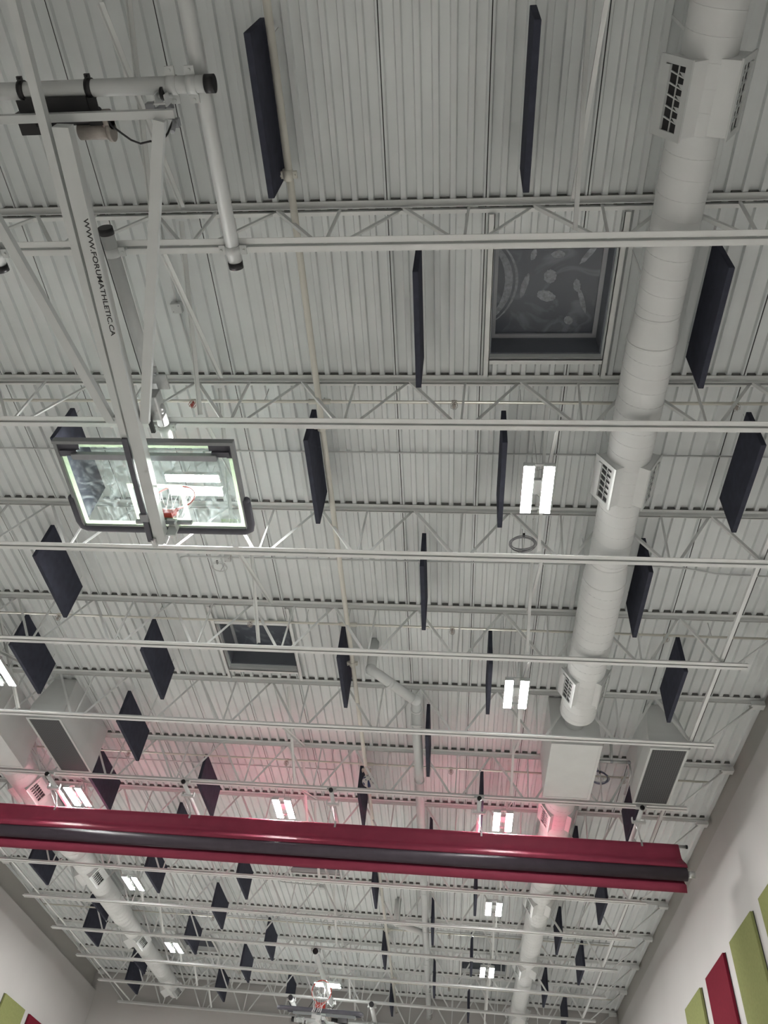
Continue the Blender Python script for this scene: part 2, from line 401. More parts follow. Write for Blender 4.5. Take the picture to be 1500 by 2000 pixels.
# ------------------------------------------------------------------ roof lights
sky_labels = ['large square skylight with water-stained pane in the nearest bay beside the big duct',
              'square skylight set in the white deck just above the bent drain pipe',
              'dark square skylight right behind the red divider curtain',
              'small distant skylight by the left duct near the back wall',
              'small distant skylight behind the hanging lamp at the right near the back wall']
for i, (x0, x1, y0, y1) in enumerate(SKY):
    e = empty('skylight', ((x0 + x1) / 2, (y0 + y1) / 2, H)); tag(e, sky_labels[i], 'skylight')
    t = 0.02; zt = H + 0.42
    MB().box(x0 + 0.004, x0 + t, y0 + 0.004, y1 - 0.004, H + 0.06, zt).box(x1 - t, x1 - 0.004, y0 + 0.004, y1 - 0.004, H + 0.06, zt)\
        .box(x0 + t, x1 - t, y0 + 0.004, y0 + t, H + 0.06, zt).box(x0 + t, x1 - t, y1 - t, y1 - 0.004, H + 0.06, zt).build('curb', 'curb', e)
    # pane: shallow dome
    n = 14; vs = []; fs = []
    for a in range(n + 1):
        for b in range(n + 1):
            u = a / n; v = b / n
            vs.append((x0 + (x1 - x0) * u, y0 + (y1 - y0) * v, zt - 0.02 + 0.04 * (math.sin(math.pi * u) * math.sin(math.pi * v)) ** 0.5))
    for a in range(n):
        for b in range(n): fs.append((a * (n + 1) + b, (a + 1) * (n + 1) + b, (a + 1) * (n + 1) + b + 1, a * (n + 1) + b + 1))
    pane = MB().add(vs, fs, True).build('dome_pane', 'dome', e)
    # frame bars holding the pane
    w = 0.045; zf = zt - 0.05; g = 0.022
    MB().box(x0 + g, x1 - g, y1 - g - w, y1 - g, zf, zf + 0.03).box(x0 + g, x1 - g, y0 + g, y0 + g + w, zf, zf + 0.03).box(x0 + g, x0 + g + w, y0 + g + w, y1 - g - w, zf, zf + 0.03).box(x1 - g - w, x1 - g, y0 + g + w, y1 - g - w, zf, zf + 0.03).build('pane_frame', 'pane_rail', e)
    MB().box(x0 + 0.002, x1 - 0.002, y0 + 0.002, y0 + 0.006, H - 0.004, H + 0.06).box(x0 + 0.002, x1 - 0.002, y1 - 0.006, y1 - 0.002, H - 0.004, H + 0.06).box(x0 + 0.002, x0 + 0.006, y0 + 0.006, y1 - 0.006, H - 0.004, H + 0.06).box(x1 - 0.006, x1 - 0.002, y0 + 0.006, y1 - 0.006, H - 0.004, H + 0.06).build('deck_edge_lining', 'deck', e)
    # trim angles under the deck: two long ones spanning joist to joist, two across
    j = max(k for k in range(1, 14) if YC(k) < (y0 + y1) / 2)
    ya, yb = YC(j) + 0.07, YC(j + 1) - 0.07
    a = 0.055; z0 = H - 0.05
    for xx in (x0 - a, x1):
        MB().box(xx, xx + a, ya, yb, z0, z0 + 0.008).box(xx + (a - 0.008 if xx < x0 else 0), xx + (a if xx < x0 else 0.008), ya, yb, z0, H - 0.001).build('trim_angle', 'joist', e)
    for yy in (y0 - a, y1):
        MB().box(x0 + 0.001, x1 - 0.001, yy, yy + a, z0, z0 + 0.008).box(x0 + 0.001, x1 - 0.001, yy + (a - 0.008 if yy < y0 else 0), yy + (a if yy < y0 else 0.008), z0, H - 0.001).build('trim_angle', 'joist', e)
    if i == 0:   # dried stains on the pane
        def blob(cx, cy, rx, ry, rot, jag=0.18, n=30):
            zz = lambda u, v: zt - 0.02 + 0.04 * max(0.0, math.sin(math.pi * u) * math.sin(math.pi * v)) ** 0.5 - 0.004
            vs = []; W = x1 - x0; D = y1 - y0
            for k in range(n):
                t2 = 2 * math.pi * k / n; q = 1 + jag * (random.random() - 0.5)
                px = rx * math.cos(t2) * q; py = ry * math.sin(t2) * q
                vx = cx + px * math.cos(rot) - py * math.sin(rot); vy = cy + px * math.sin(rot) + py * math.cos(rot)
                vs.append((x0 + W * vx, y0 + D * vy, zz(vx, vy)))
            vs.append((x0 + W * cx, y0 + D * cy, zz(cx, cy)))
            return vs, [(k, (k + 1) % n, n) for k in range(n)]
        for args in ((0.52, 0.42, 0.055, 0.065, 0), (0.50, 0.60, 0.085, 0.05, 0.3), (0.76, 0.50, 0.03, 0.06, -0.2), (0.82, 0.64, 0.022, 0.12, -0.35),
                     (0.57, 0.22, 0.06, 0.035, 0), (0.36, 0.22, 0.025, 0.05, 0.2), (0.30, 0.50, 0.028, 0.11, 0.25), (0.84, 0.20, 0.025, 0.13, 0.6),
                     (0.72, 0.83, 0.045, 0.035, 0.7), (0.45, 0.07, 0.05, 0.02, 0.2), (0.64, 0.12, 0.09, 0.012, -0.5)):
            vs, fs = blob(*args); MB().add(vs, fs).build('water_stain', 'dome_stain', pane)
        for off, wd in ((0.0, 0.035), (0.07, 0.012)):      # the long crescent at the left
            pts = []; mb = MB()
            for k in range(17):
                t2 = -1.15 + 2.3 * k / 16
                rr = 0.42; cx = -0.26 + off; cy = 0.46
                pts.append((cx + rr * math.cos(t2), cy + 1.05 * rr * math.sin(t2), wd * math.cos(t2 * 0.9)))
            for (a0, b0, w0), (a1, b1, w1) in zip(pts, pts[1:]):
                q = []
                for aa, bb, ww in ((a0 - w0, b0, 0), (a0 + w0, b0, 0), (a1 + w1, b1, 0), (a1 - w1, b1, 0)):
                    aa = min(max(aa, 0.001), 0.999); bb = min(max(bb, 0.001), 0.999)
                    q.append((x0 + (x1 - x0) * aa, y0 + (y1 - y0) * bb, zt - 0.024 + 0.04 * (math.sin(math.pi * aa) * math.sin(math.pi * bb)) ** 0.5))
                mb.add(q, [(0, 1, 2, 3)])
            mb.build('water_stain', 'dome_stain', pane)

# ------------------------------------------------------------------ open-web joists
def make_joist():
    e = empty('steel_joist', (0, 0, H))
    def chord(x0, x1, z, s):   # s=-1: legs hang down from z, s=+1: legs stand up
        mb = MB(); g = 0.010 if s > 0 else 0.013; w = 0.055; t = 0.006
        for q in (-1, 1):
            ya, yb = sorted((q * g, q * (g + w)))
            za, zb = sorted((z, z + s * t)); mb.box(x0, x1, ya, yb, za, zb)
            ya, yb = sorted((q * g, q * (g + t)))
            za, zb = sorted((z, z + s * w)); mb.box(x0, x1, ya, yb, za, zb)
        x = x0 + 0.3
        while s < 0 and x < x1:
            mb.box(x, x + 0.07, -g - 0.004, g + 0.004, min(z, z + s * 0.012), max(z, z + s * 0.012)); x += 0.61
        return mb
    chord(-10.65, 4.55, H - 0.008, -1).build('top_chord', 'joist', e)
    chord(-9.80, 3.70, ZB, 1).build('bottom_chord', 'joist', e)
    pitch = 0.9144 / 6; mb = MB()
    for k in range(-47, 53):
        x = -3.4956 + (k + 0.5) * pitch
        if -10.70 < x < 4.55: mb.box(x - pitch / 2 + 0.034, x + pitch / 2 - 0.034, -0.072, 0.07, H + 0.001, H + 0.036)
    fc = mb.build('flute_shade_block', 'flute_shade', e); fc['kind'] = 'stuff'  # added grey blocks in the flutes, standing in for shade beside the chord
    zt, zb = H - 0.045, ZB + 0.04
    mid = -3.03
    tops = [mid + 1.2 * k for k in range(-5, 6)]
    bots = [mid - 6.5] + [mid + 0.6 + 1.2 * k for k in range(-5, 5)] + [mid + 6.5]
    for i, t in enumerate(tops):
        for sgn, b in ((-1, bots[i]), (1, bots[i + 1])):
            w = 0.034
            MB().angle((t + sgn * 0.02, -0.012 if sgn > 0 else 0.012, zt), (b - sgn * 0.10, -0.012 if sgn > 0 else 0.012, zb), w, 0.005, up=(0, 1, 0)).build('web_diagonal', 'joist', e)
    for b in bots[1:-1]:
        MB().bar((b, 0, zb), (b + 0.035, 0, zt), 0.022, 0.022, up=(0, 1, 0)).build('web_strut', 'joist', e)
    for s in (-1, 1):
        xe = mid + s * 7.50; xb = mid + s * 6.60
        MB().tube((xe, 0, H - 0.075), (xb, 0, zb), 0.013, 8).build('end_diagonal', 'joist', e)
        x2 = mid + s * 7.42; a, b = sorted((x2, x2 + s * 0.20))
        MB().box(a, b, -0.065, -0.055, H - 0.13, H - 0.06).box(a, b, 0.055, 0.065, H - 0.13, H - 0.06).box(a, b, -0.065, 0.065, H - 0.13, H - 0.122).build('bearing_seat', 'joist', e)
    return e
j0 = make_joist()
jl = ['white open-web steel joist nearest the camera, along the upper edge of the big skylight',
      'second white roof joist from the camera, just above the top of the near glass backboard',
      'third white roof joist from the camera, passing behind the lower edge of the near backboard',
      'fourth white roof joist from the camera, crossing the second skylight',
      'fifth white roof joist from the camera, in front of the dark return-air grilles',
      'sixth white roof joist from the camera, with a volleyball caught on it',
      'seventh white roof joist from the camera, mostly hidden behind the red curtain',
      'eighth white roof joist from the camera, first fully visible beyond the red curtain',
      'ninth white roof joist from the camera, second beyond the red curtain',
      'tenth white roof joist from the camera, third beyond the red curtain',
      'eleventh white roof joist from the camera, fourth beyond the red curtain',
      'twelfth white roof joist from the camera, second from the back wall',
      'last white roof joist, hard against the back wall']
for j in range(1, 14):
    e = j0 if j == 1 else dup(j0, (0, 0, 0))
    e.location = (0, YC(j) if j < 13 else YC(j) + 0.02, H + ZC)
    tag(e, jl[j - 1], 'roof joist', 'open-web joists under the deck')

# cross bracing between joists
BX = [(-6.97, 'row nearest left duct'), (-2.76, 'row left of centre'), (0.87, 'row above the right lamps')]
def make_brace():
    e = empty('cross_brace', (0, 0, H))
    za, zb = H - 0.07, ZB + 0.05
    L = S - 0.14
    MB().angle((0.0, 0.07, za), (0.0, 0.07 + L, zb), 0.040, 0.005, up=(1, 0, 0)).build('brace_bar', 'joist', e)
    MB().angle((0.045, 0.07, zb), (0.045, 0.07 + L, za), 0.040, 0.005, up=(1, 0, 0)).build('brace_bar', 'joist', e)
    return e
b0 = None
for x, nm in BX:
    for j in range(0, 13):
        if (x == 0.87 and j == 1) or (x == -2.76 and j in (4, 8)) or (x == -6.97 and j in (5,)): continue
        if j == 0 and x not in (0.87, -2.76): continue
        if b0 is None: b0 = e = make_brace()
        else: e = dup(b0, (0, 0, 0))
        e.location = (x, YC(j), H + ZC)
        where = 'in front of the nearest joist' if j == 0 else 'between the %s and %s joists' % (ORD[j - 1], ORD[j])
        tag(e, 'white crossed brace %s, %s' % (where, nm), 'brace', 'crossed braces between the roof joists')

for x, lb in ((3.36, 'long straight white bar lying on the joists along the right wall'), (-9.46, 'long straight white bar lying on the joists along the left wall')):
    o = MB().angle((x, YC(1) + 0.0, ZB + 0.062), (x, YC(13), ZB + 0.062), 0.045, 0.005, up=(0, 0, 1)).build('bridging_bar', 'joist', None, (x, YC(1), ZB + 0.06))
    tag(o, lb, 'brace')

# ------------------------------------------------------------------ acoustic baffles
BY0 = 1.715
def make_baffle():
    e = empty('acoustic_baffle', (0, 0, 6.54))
    MB().bevel_box(-0.027, 0.027, -0.61, 0.61, 6.54, 7.13, 0.006).build('panel', 'navy', e)
    for s in (-1, 1):
        MB().path([(0, s * 0.50, 7.13), (0, s * 0.50, 7.16), (0, s * 0.50, H)], 0.003, 6).build('suspension_wire', 'steel', e)
    return e
A = [-9.15, -6.55, -4.55, -1.69, 0.43, 3.02]; Bc = [-8.3, -5.47, -0.48, 2.26]
rows = {0: [-1.67, 0.47], 1: [-0.46, 2.26], 2: [-4.55, -1.69, 0.43, 3.02], 3: [-5.47, -0.48, 2.24], 4: [-6.55, -4.55, -1.69, 0.43, 3.02], 5: [-5.47, -0.48],
        6: A[1:], 7: Bc, 8: A, 9: [-8.35, -5.48, -0.49, 2.32], 10: A, 11: [-8.42, -5.50, -0.49, 2.34], 12: A}
baf = None
for r, xs in rows.items():
    for i, x in enumerate(xs):
        if baf is None: baf = e = make_baffle()
        else: e = dup(baf, (0, 0, 0))
        e.location = (x, BY0 + r * S, 6.54 + ZC)
        n = len(xs)
        pos = 'leftmost' if i == 0 else 'rightmost' if i == n - 1 else ('middle one' if n == 3 else ORD[i] + ' from the left')
        if n == 2: pos = 'left one' if i == 0 else 'right one'
        where = 'in the bay before the first joist' if r == 0 else 'between the %s and %s joists' % (ORD[r - 1], ORD[r])
        tag(e, 'navy acoustic baffle %s, %s%s' % (where, pos, (' of the %d' % n) if n > 2 else ''), 'acoustic baffle', 'navy acoustic baffles hung under the deck')

# ------------------------------------------------------------------ lamps
def make_lamp(top=0.0):
    e = empty('high_bay_light', (0, 0, 6.45))
    MB().bevel_box(-0.166, -0.046, -0.34, 0.34, 6.456, 6.51, 0.004).bevel_box(0.046, 0.166, -0.34, 0.34, 6.456, 6.51, 0.004).box(-0.07, 0.07, -0.10, 0.10, 6.505, 6.55).box(-0.16, 0.16, -0.32, -0.29, 6.505, 6.525).box(-0.16, 0.16, 0.29, 0.32, 6.505, 6.525).build('housing', 'white', e)
    for s in (-1, 1):
        MB().bevel_box(s * 0.106 - 0.054, s * 0.106 + 0.054, -0.325, 0.325, 6.4535, 6.460, 0.0015).build('lens', 'lens', e)
    for s in (-1, 1):
        MB().path([(-0.16, s * 0.3, 6.52), (0, s * 0.16, 6.60), (0, s * 0.16, H - top)], 0.003, 6).path([(0.16, s * 0.3, 6.52), (0, s * 0.16, 6.60)], 0.003, 6).build('hanging_wire', 'steel', e)
    return e
lamps = []
rn = {2: 'nearest', 4: 'second', 6: 'third', 8: 'fourth', 10: 'farthest'}
for j in (2, 4, 6, 8, 10): lamps.append((0.80, YC(j) + S / 2 - 0.05, 0, '%s twin-strip lamp in the row running along the right duct' % rn[j]))
lamps.append((-3.22, 5.81, math.pi / 2, 'twin-strip lamp glowing through the near glass backboard'))
lamps.append((-3.07, YC(6) + S / 2 - 0.05, 0, 'lit twin-strip lamp above the middle of the red curtain'))
lamps.append((-3.25, YC(11) + S / 2 - 0.05, math.pi / 2, 'small bright lamp just above the far basketball backboard'))
for j, w in ((4, 'twin-strip lamp cut by the left edge of the picture'), (6, 'lit twin-strip lamp beside the left duct just above the red curtain'), (8, 'lit lamp beside the left duct, nearest one beyond the red curtain'), (10, 'lit lamp beside the left duct, farther one beyond the red curtain')):
    lamps.append((-6.93, YC(j) + S / 2 - 0.05, 0, w))
l0 = None
for x, y, rz, lb in lamps:
    if abs(y - 5.81) < 0.001: e = make_lamp(0.41)
    elif l0 is None: l0 = e = make_lamp()
    else: e = dup(l0, (0, 0, 0))
    e.location = (x, y, (6.86 if abs(y - 5.81) < 0.001 else 6.45) + ZC); e.rotation_euler = (0, 0, rz)
    tag(e, lb if lb[0] != 'n' else lb, 'ceiling light', 'twin-strip hanging lamps')

# ------------------------------------------------------------------ ducts
def duct_profile(segs):
    """segs: list of (y0, y1, r0, r1); raised seam every .17 m"""
    prof = []
    for y0, y1, r0, r1 in segs:
        n = max(1, int(abs(y1 - y0) / 0.17))
        prof.append((y0, r0))
        prof.append((y1, r1))
    return prof
def cap_profile(y, r, s, d=0.12):
    return [(y + s * d * math.sin(t), r * math.cos(t)) for t in [math.pi / 2 * k / 8 for k in range(9)]][:-1] + [(y + s * d, 0.001)]
def diffuser(parent, cx, cz, y, side, big=1.0):
    """drum diffuser on a stub box, turned about 50 degrees from straight down"""
    th = math.radians(60)
    def T(mb):
        # local: u across, y along duct, w outward
        ca, sa = math.cos(th), math.sin(th)
        ux = Vector((ca * side, 0, sa)); wx = Vector((sa * side, 0, -ca))
        mb.v = [Vector((cx, y, cz)) + ux * v.x + Vector((0, 1, 0)) * v.y + wx * v.z for v in mb.v]
        return mb
    L = 0.262; w = 0.150
    st = T(MB().box(-w, w, -L, L, 0.11, 0.285)).build('diffuser_box', 'duct', parent)
    f = MB(); za, zb_ = 0.285, 0.300
    f.box(-w - 0.018, w + 0.018, -L - 0.018, -L + 0.035, za, zb_).box(-w - 0.018, w + 0.018, L - 0.035, L + 0.018, za, zb_)
    f.box(-w - 0.018, -w + 0.045, -L + 0.035, L - 0.035, za, zb_).box(w - 0.050, w + 0.018, -L + 0.035, L - 0.035, za, zb_)
    T(f).build('diffuser_frame', 'white', st)
    T(MB().box(w - 0.100, w - 0.050, -L + 0.040, L - 0.040, 0.288, 0.312)).build('damper_bar', 'white', st)
    T(MB().box(-w + 0.03, w - 0.03, -L + 0.03, L - 0.03, 0.2855, 0.2875)).build('dark_throat', 'cavity', st)
    for k in range(5):
        yy = -0.185 + 0.078 * k
        v = MB()
        v.add([(-w + 0.046, yy + 0.030, 0.298), (w - 0.100, yy, 0.298), (w - 0.100, yy, 0.288), (-w + 0.046, yy + 0.030, 0.288),
               (-w + 0.046, yy + 0.036, 0.298), (w - 0.100, yy + 0.012, 0.298), (w - 0.100, yy + 0.012, 0.288), (-w + 0.046, yy + 0.036, 0.288)],
              [(0, 1, 2, 3), (7, 6, 5, 4), (0, 4, 5, 1), (1, 5, 6, 2), (2, 6, 7, 3), (3, 7, 4, 0)])
        v.add([(-w + 0.046, yy + 0.0, 0.289), (-0.035, yy + 0.0, 0.289), (-w + 0.046, yy + 0.036, 0.297)], [(0, 1, 2)])
        T(v).build('vane', 'white', st)
    T(MB().box(-0.036, -0.030, -L + 0.036, L - 0.036, 0.2885, 0.299)).build('vane', 'white', st)
def duct(cx, cz, segs, ends, diffs, label):
    e = empty('spiral_duct', (cx, min(s[0] for s in segs), cz)); tag(e, label, 'air duct', 'round air ducts')
    prof = duct_profile(segs)
    if ends[0]: prof = cap_profile(segs[0][0], segs[0][2], -1)[::-1] + prof
    if ends[1]: prof = prof + cap_profile(segs[-1][1], segs[-1][3], 1)
    MB().lathe_y(cx, cz, prof, 40).build('duct_body', 'duct', e)
    for y0, y1, r0, r1 in segs:
        if r0 != r1:
            for y, r in ((y0, r0), (y1, r1)): MB().lathe_y(cx, cz, [(y - 0.012, r - 0.001), (y - 0.010, r + 0.004), (y + 0.010, r + 0.004), (y + 0.012, r - 0.001)], 40).build('joint_band', 'duct', e)
        else:      # the spiral lock seam
            n = int((y1 - y0) / 0.165); pts = []
            for i in range(n * 24 + 1):
                t = 2 * math.pi * i / 24; pts.append((cx + (r0 + 0.0005) * math.cos(t), y0 + 0.03 + (y1 - y0 - 0.06) * i / (n * 24), cz + (r0 + 0.0005) * math.sin(t)))
            MB().path(pts, 0.0028, 4).build('spiral_seam', 'duct', e)
    for d in diffs:
        for s in (-1, 1): diffuser(e, cx, cz, d, s)
    y = segs[0][0] + 0.35
    while y < segs[-1][1]:
        r = [s[2] for s in segs if s[0] <= y <= s[1]][0]
        for q in (-1, 1):
            MB().box(cx + q * (r + 0.004) - 0.002, cx + q * (r + 0.004) + 0.002, y, y + 0.025, cz, H - 0.012).build('hanger_strap', 'duct', e)
        y += S
    return e
CZ = 6.72
duct(1.76, CZ, [(-2.9, 3.50, 0.205, 0.205), (3.50, 3.78, 0.205, 0.232), (3.78, 6.75, 0.232, 0.232), (6.75, 7.05, 0.232, 0.262), (7.05, 9.93, 0.262, 0.262)], (1, 1), (1.66, 5.42, 9.18),
     'big white spiral duct at the right, from the top edge to the square plenum')
duct(1.76, CZ, [(12.38, 15.6, 0.262, 0.262), (15.6, 15.9, 0.262, 0.232), (15.9, 19.4, 0.232, 0.232), (19.4, 19.6, 0.232, 0.205), (19.6, 25.1, 0.205, 0.205)], (1, 1), (12.95, 16.75, 20.55, 24.3),
     'white round duct at the right continuing beyond the plenum to the back wall')
duct(-8.02, CZ, [(12.38, 15.6, 0.262, 0.262), (15.6, 15.9, 0.262, 0.232), (15.9, 19.4, 0.232, 0.232), (19.4, 19.6, 0.232, 0.205), (19.6, 24.9, 0.205, 0.205)], (1, 1), (13.1, 16.85, 20.62, 24.4),
     'white round duct at the left, sloping down the picture to the back wall')
duct(-8.02, CZ, [(6.0, 9.93, 0.262, 0.262)], (1, 1), (9.18,), 'end of a white round duct at the left edge above the air boxes')

def plenum(x0, x1, label):
    y0, y1 = 10.36, 11.96; z0 = ZB + 0.005
    e = empty('air_plenum', ((x0 + x1) / 2, (y0 + y1) / 2, z0)); tag(e, label, 'duct box')
    MB().bevel_box(x0, x1, y0, y1, z0, H - 0.012, 0.006).build('plenum_box', 'duct', e)
    xm = (x0 + x1) / 2
    MB().tube((xm, 9.9, CZ + 0.08), (xm, y0, CZ + 0.08), 0.15, 28).build('neck', 'duct', e)
    MB().tube((xm, y1, CZ + 0.08), (xm, 12.42, CZ + 0.08), 0.15, 28).build('neck', 'duct', e)
    f = 0.03
    MB().box(x0 - 0.01, x1 + 0.01, y0 - 0.01, y0 + f, z0 - 0.008, z0 + 0.03).box(x0 - 0.01, x1 + 0.01, y1 - f, y1 + 0.01, z0 - 0.008, z0 + 0.03)\
        .box(x0 - 0.01, x0 + f, y0 + f, y1 - f, z0 - 0.008, z0 + 0.03).box(x1 - f, x1 + 0.01, y0 + f, y1 - f, z0 - 0.008, z0 + 0.03).build('edge_flange', 'duct', e)
    return e
plenum(1.40, 2.13, 'white square-bottomed duct box in front of the red curtain at the right')
plenum(-8.30, -7.56, 'white duct box at the left edge of the picture beside the dark grille')

def return_unit(x0, x1, label):
    y0, y1 = 10.33, 11.98; z0 = ZB + 0.0
    e = empty('return_air_box', ((x0 + x1) / 2, (y0 + y1) / 2, z0)); tag(e, label, 'return air box')
    # body narrows a little towards the deck on the near side
    a = 0.02
    vs = [(x0, y0, z0), (x1, y0, z0), (x1, y1, z0), (x0, y1, z0), (x0, y0, z0 + 0.25), (x1, y0, z0 + 0.25), (x1, y1, z0 + 0.25), (x0, y1, z0 + 0.25),
          (x0 + 0.10, y0 + 0.12, H - 0.002), (x1 - 0.10, y0 + 0.12, H - 0.002), (x1 - a, y1, H - 0.002), (x0 + a, y1, H - 0.002)]
    MB().add(vs, [(0, 3, 2, 1), (0, 1, 5, 4), (1, 2, 6, 5), (2, 3, 7, 6), (3, 0, 4, 7), (4, 5, 9, 8), (5, 6, 10, 9), (6, 7, 11, 10), (7, 4, 8, 11), (8, 9, 10, 11)]).build('box_body', 'duct', e)
    f = 0.035
    MB().box(x0, x1, y0, y0 + f, z0 - 0.012, z0 - 0.001).box(x0, x1, y1 - f, y1, z0 - 0.012, z0 - 0.001).box(x0, x0 + f, y0 + f, y1 - f, z0 - 0.012, z0 - 0.001).box(x1 - f, x1, y0 + f, y1 - f, z0 - 0.012, z0 - 0.001).build('grille_frame', 'white', e)
    MB().box(x0 + f, x1 - f, y0 + f, y1 - f, z0 - 0.006, z0 - 0.001).build('perforated_grille', 'perforated', e)
return_unit(2.82, 3.38, 'white air box with a dark perforated grille at the right, beside the plenum')
return_unit(-6.88, -6.30, 'white air box with a long dark grille at the left, in front of the curtain')

# ------------------------------------------------------------------ sprinkler pipes
def head(parent, x, y, z, red=False):
    MB().tube((x, y, z - 0.012), (x, y, z - 0.035), 0.012, 10).tube((x, y, z - 0.075), (x, y, z - 0.078), 0.020, 12)\
        .path([(x - 0.012, y, z - 0.03), (x - 0.018, y, z - 0.055), (x, y, z - 0.075)], 0.003, 6).path([(x + 0.012, y, z - 0.03), (x + 0.018, y, z - 0.055), (x, y, z - 0.075)], 0.003, 6)\
        .tube((x, y, z - 0.035), (x, y, z - 0.072), 0.004, 6).build('sprinkler_head', 'red_bulb' if red else 'brass', parent)
    cg = MB()
    for a in range(4):
        t = math.pi * a / 4 + 0.3
        cg.path([(x + 0.04 * math.cos(t) * c, y + 0.04 * math.sin(t) * c, z - 0.02 - 0.085 * s) for c, s in ((0.5, 0), (1, 0.3), (1, 0.75), (0.4, 1), (-0.4, 1), (-1, 0.75), (-1, 0.3), (-0.5, 0))], 0.002, 5)
    cg.build('head_guard', 'red_bulb' if red else 'brass', parent)
e = empty('sprinkler_main', (-1.58, 0, 6.9)); tag(e, 'long cream sprinkler main pipe running from the top edge to the back wall', 'pipe')
MB().path([(-1.57, -2.9, 6.9), (-1.57, 6, 6.9), (-1.58, 12, 6.89), (-1.60, 25.4, 6.78)], 0.034, 16).build('pipe_run', 'sprinkler_paint', e)
for y in (2.25, 4.95, 9.25, 12.3, 16.1, 19.6, 23.0):
    mb = MB().tube((-1.58, y - 0.045, 6.9), (-1.58, y + 0.045, 6.9), 0.046, 16)
    for s in (-1, 1): mb.box(-1.58 + s * 0.062 - 0.018, -1.58 + s * 0.062 + 0.018, y - 0.03, y + 0.03, 6.885, 6.915).tube((-1.58 + s * 0.065, y, 6.86), (-1.58 + s * 0.065, y, 6.94), 0.009, 8)
    mb.build('coupling', 'sprinkler_paint', e)
for k in range(7): MB().path([(-1.58, 1.2 + 3.6 * k, 6.93), (-1.58, 1.2 + 3.6 * k, H)], 0.005, 6).build('hanger_rod', 'steel', e)
bl = ['second', 'fourth', 'sixth', 'eighth', 'tenth', 'twelfth']
for i, j in enumerate((2, 4, 6, 8, 10, 12)):
    y = YC(j) + 0.05 - 0.0 + 0.03; z = 7.0 - 0.02
    y = YC(j) - 0.0 + 0.115
    e = empty('sprinkler_branch', (-3, y, z)); tag(e, 'thin white sprinkler branch pipe just behind the %s joist' % bl[i], 'pipe', 'sprinkler branch pipes')
    mb = MB().tube((-10.3, y, z), (4.2, y, z), 0.017, 10)
    for x in (-8.8, -5.9, -3.0, -0.11, 2.79): mb.tube((x - 0.03, y, z), (x + 0.03, y, z), 0.024, 10)
    mb.tube((-1.70, y, z), (-1.46, y, z), 0.03, 12).tube((-1.58, y, z), (-1.58, y, 6.91), 0.024, 12)
    mb.build('branch_pipe', 'sprinkler_paint', e)
    for x in (-8.8, -5.9, -3.0, -0.11, 2.79): head(e, x, y, z, red=(j == 2 and x == -3.0))
    for x in (-7.4, -4.4, -2.2, 0.6, 3.4): MB().path([(x, y, z), (x, y, H - 0.01)], 0.004, 6).build('hanger_rod', 'steel', e)

# rain pipes
def drain(x0, y0, label, ytop_end, bend_y):
    e = empty('drain_pipe', (x0, y0, 6.7)); tag(e, label, 'pipe')
    r = 0.075
    pts = [(x0, y0, H + 0.02), (x0, y0, 6.78)] + [(x0, y0 + 0.00, 6.70)]
    xe = -0.64
    MB().path([(x0, y0, H + 0.02), (x0, y0, 7.0), (x0, y0, 6.79)], r, 18).build('drop_pipe', 'white', e)
    MB().path([(x0 - 0.02, y0 - 0.03, 6.72), (x0 + 0.12, y0 + 0.09, 6.71), (xe - 0.06, bend_y - 0.04, 6.70)], r, 18).sphere((x0, y0, 6.74), r * 1.12, 18, 12).build('sloping_pipe', 'white', e)
    mb = MB().sphere((xe, bend_y, 6.70), r * 1.12, 18, 12)
    mb.path([(xe, bend_y, 6.70), (xe, bend_y + 2, 6.70), (xe - 0.02, ytop_end, 6.69)], r, 18).build('long_pipe', 'white', e)
    ys = [bend_y + 0.25 + 2.1 * k for k in range(int((ytop_end - bend_y) / 2.1) + 1)]
    for y in ys: MB().lathe_y(xe, 6.70, [(y - 0.025, r), (y - 0.025, r + 0.012), (y + 0.025, r + 0.012), (y + 0.025, r)], 20).build('pipe_collar', 'white', e)
    mx = (x0 + xe) / 2 - 0.06; my = (y0 + bend_y) / 2 - 0.06
    d = Vector((xe - x0, bend_y - y0, 0)).normalized() * 0.03
    mb = MB().tube(Vector((mx, my, 6.705)) - d, Vector((mx, my, 6.705)) + d, r + 0.012, 20)
    mb.build('pipe_collar', 'white', e)
    for y in ys: MB().box(xe - r - 0.014, xe + r + 0.014, y + 0.3, y + 0.32, 6.61, 6.614).box(xe - r - 0.014, xe - r - 0.010, y + 0.3, y + 0.32, 6.61, H - 0.01).box(xe + r + 0.010, xe + r + 0.014, y + 0.3, y + 0.32, 6.61, H - 0.01).build('hanger_strap', 'white', e)
drain(-1.28, 9.16, 'white rain pipe that drops, bends sideways and runs off towards the back wall', 25.3, 9.82)
e = empty('drain_pipe', (-1.31, 18.65, 6.7)); tag(e, 'short bent white rain pipe joining the long one beyond the red curtain', 'pipe')
MB().path([(-1.31, 18.65, H + 0.02), (-1.31, 18.65, 6.78)], 0.075, 18).build('drop_pipe', 'white', e)
MB().sphere((-1.31, 18.65, 6.74), 0.085, 18, 12).path([(-1.31, 18.65, 6.73), (-1.0, 18.85, 6.71), (-0.74, 19.02, 6.70)], 0.072, 18).build('sloping_pipe', 'white', e)

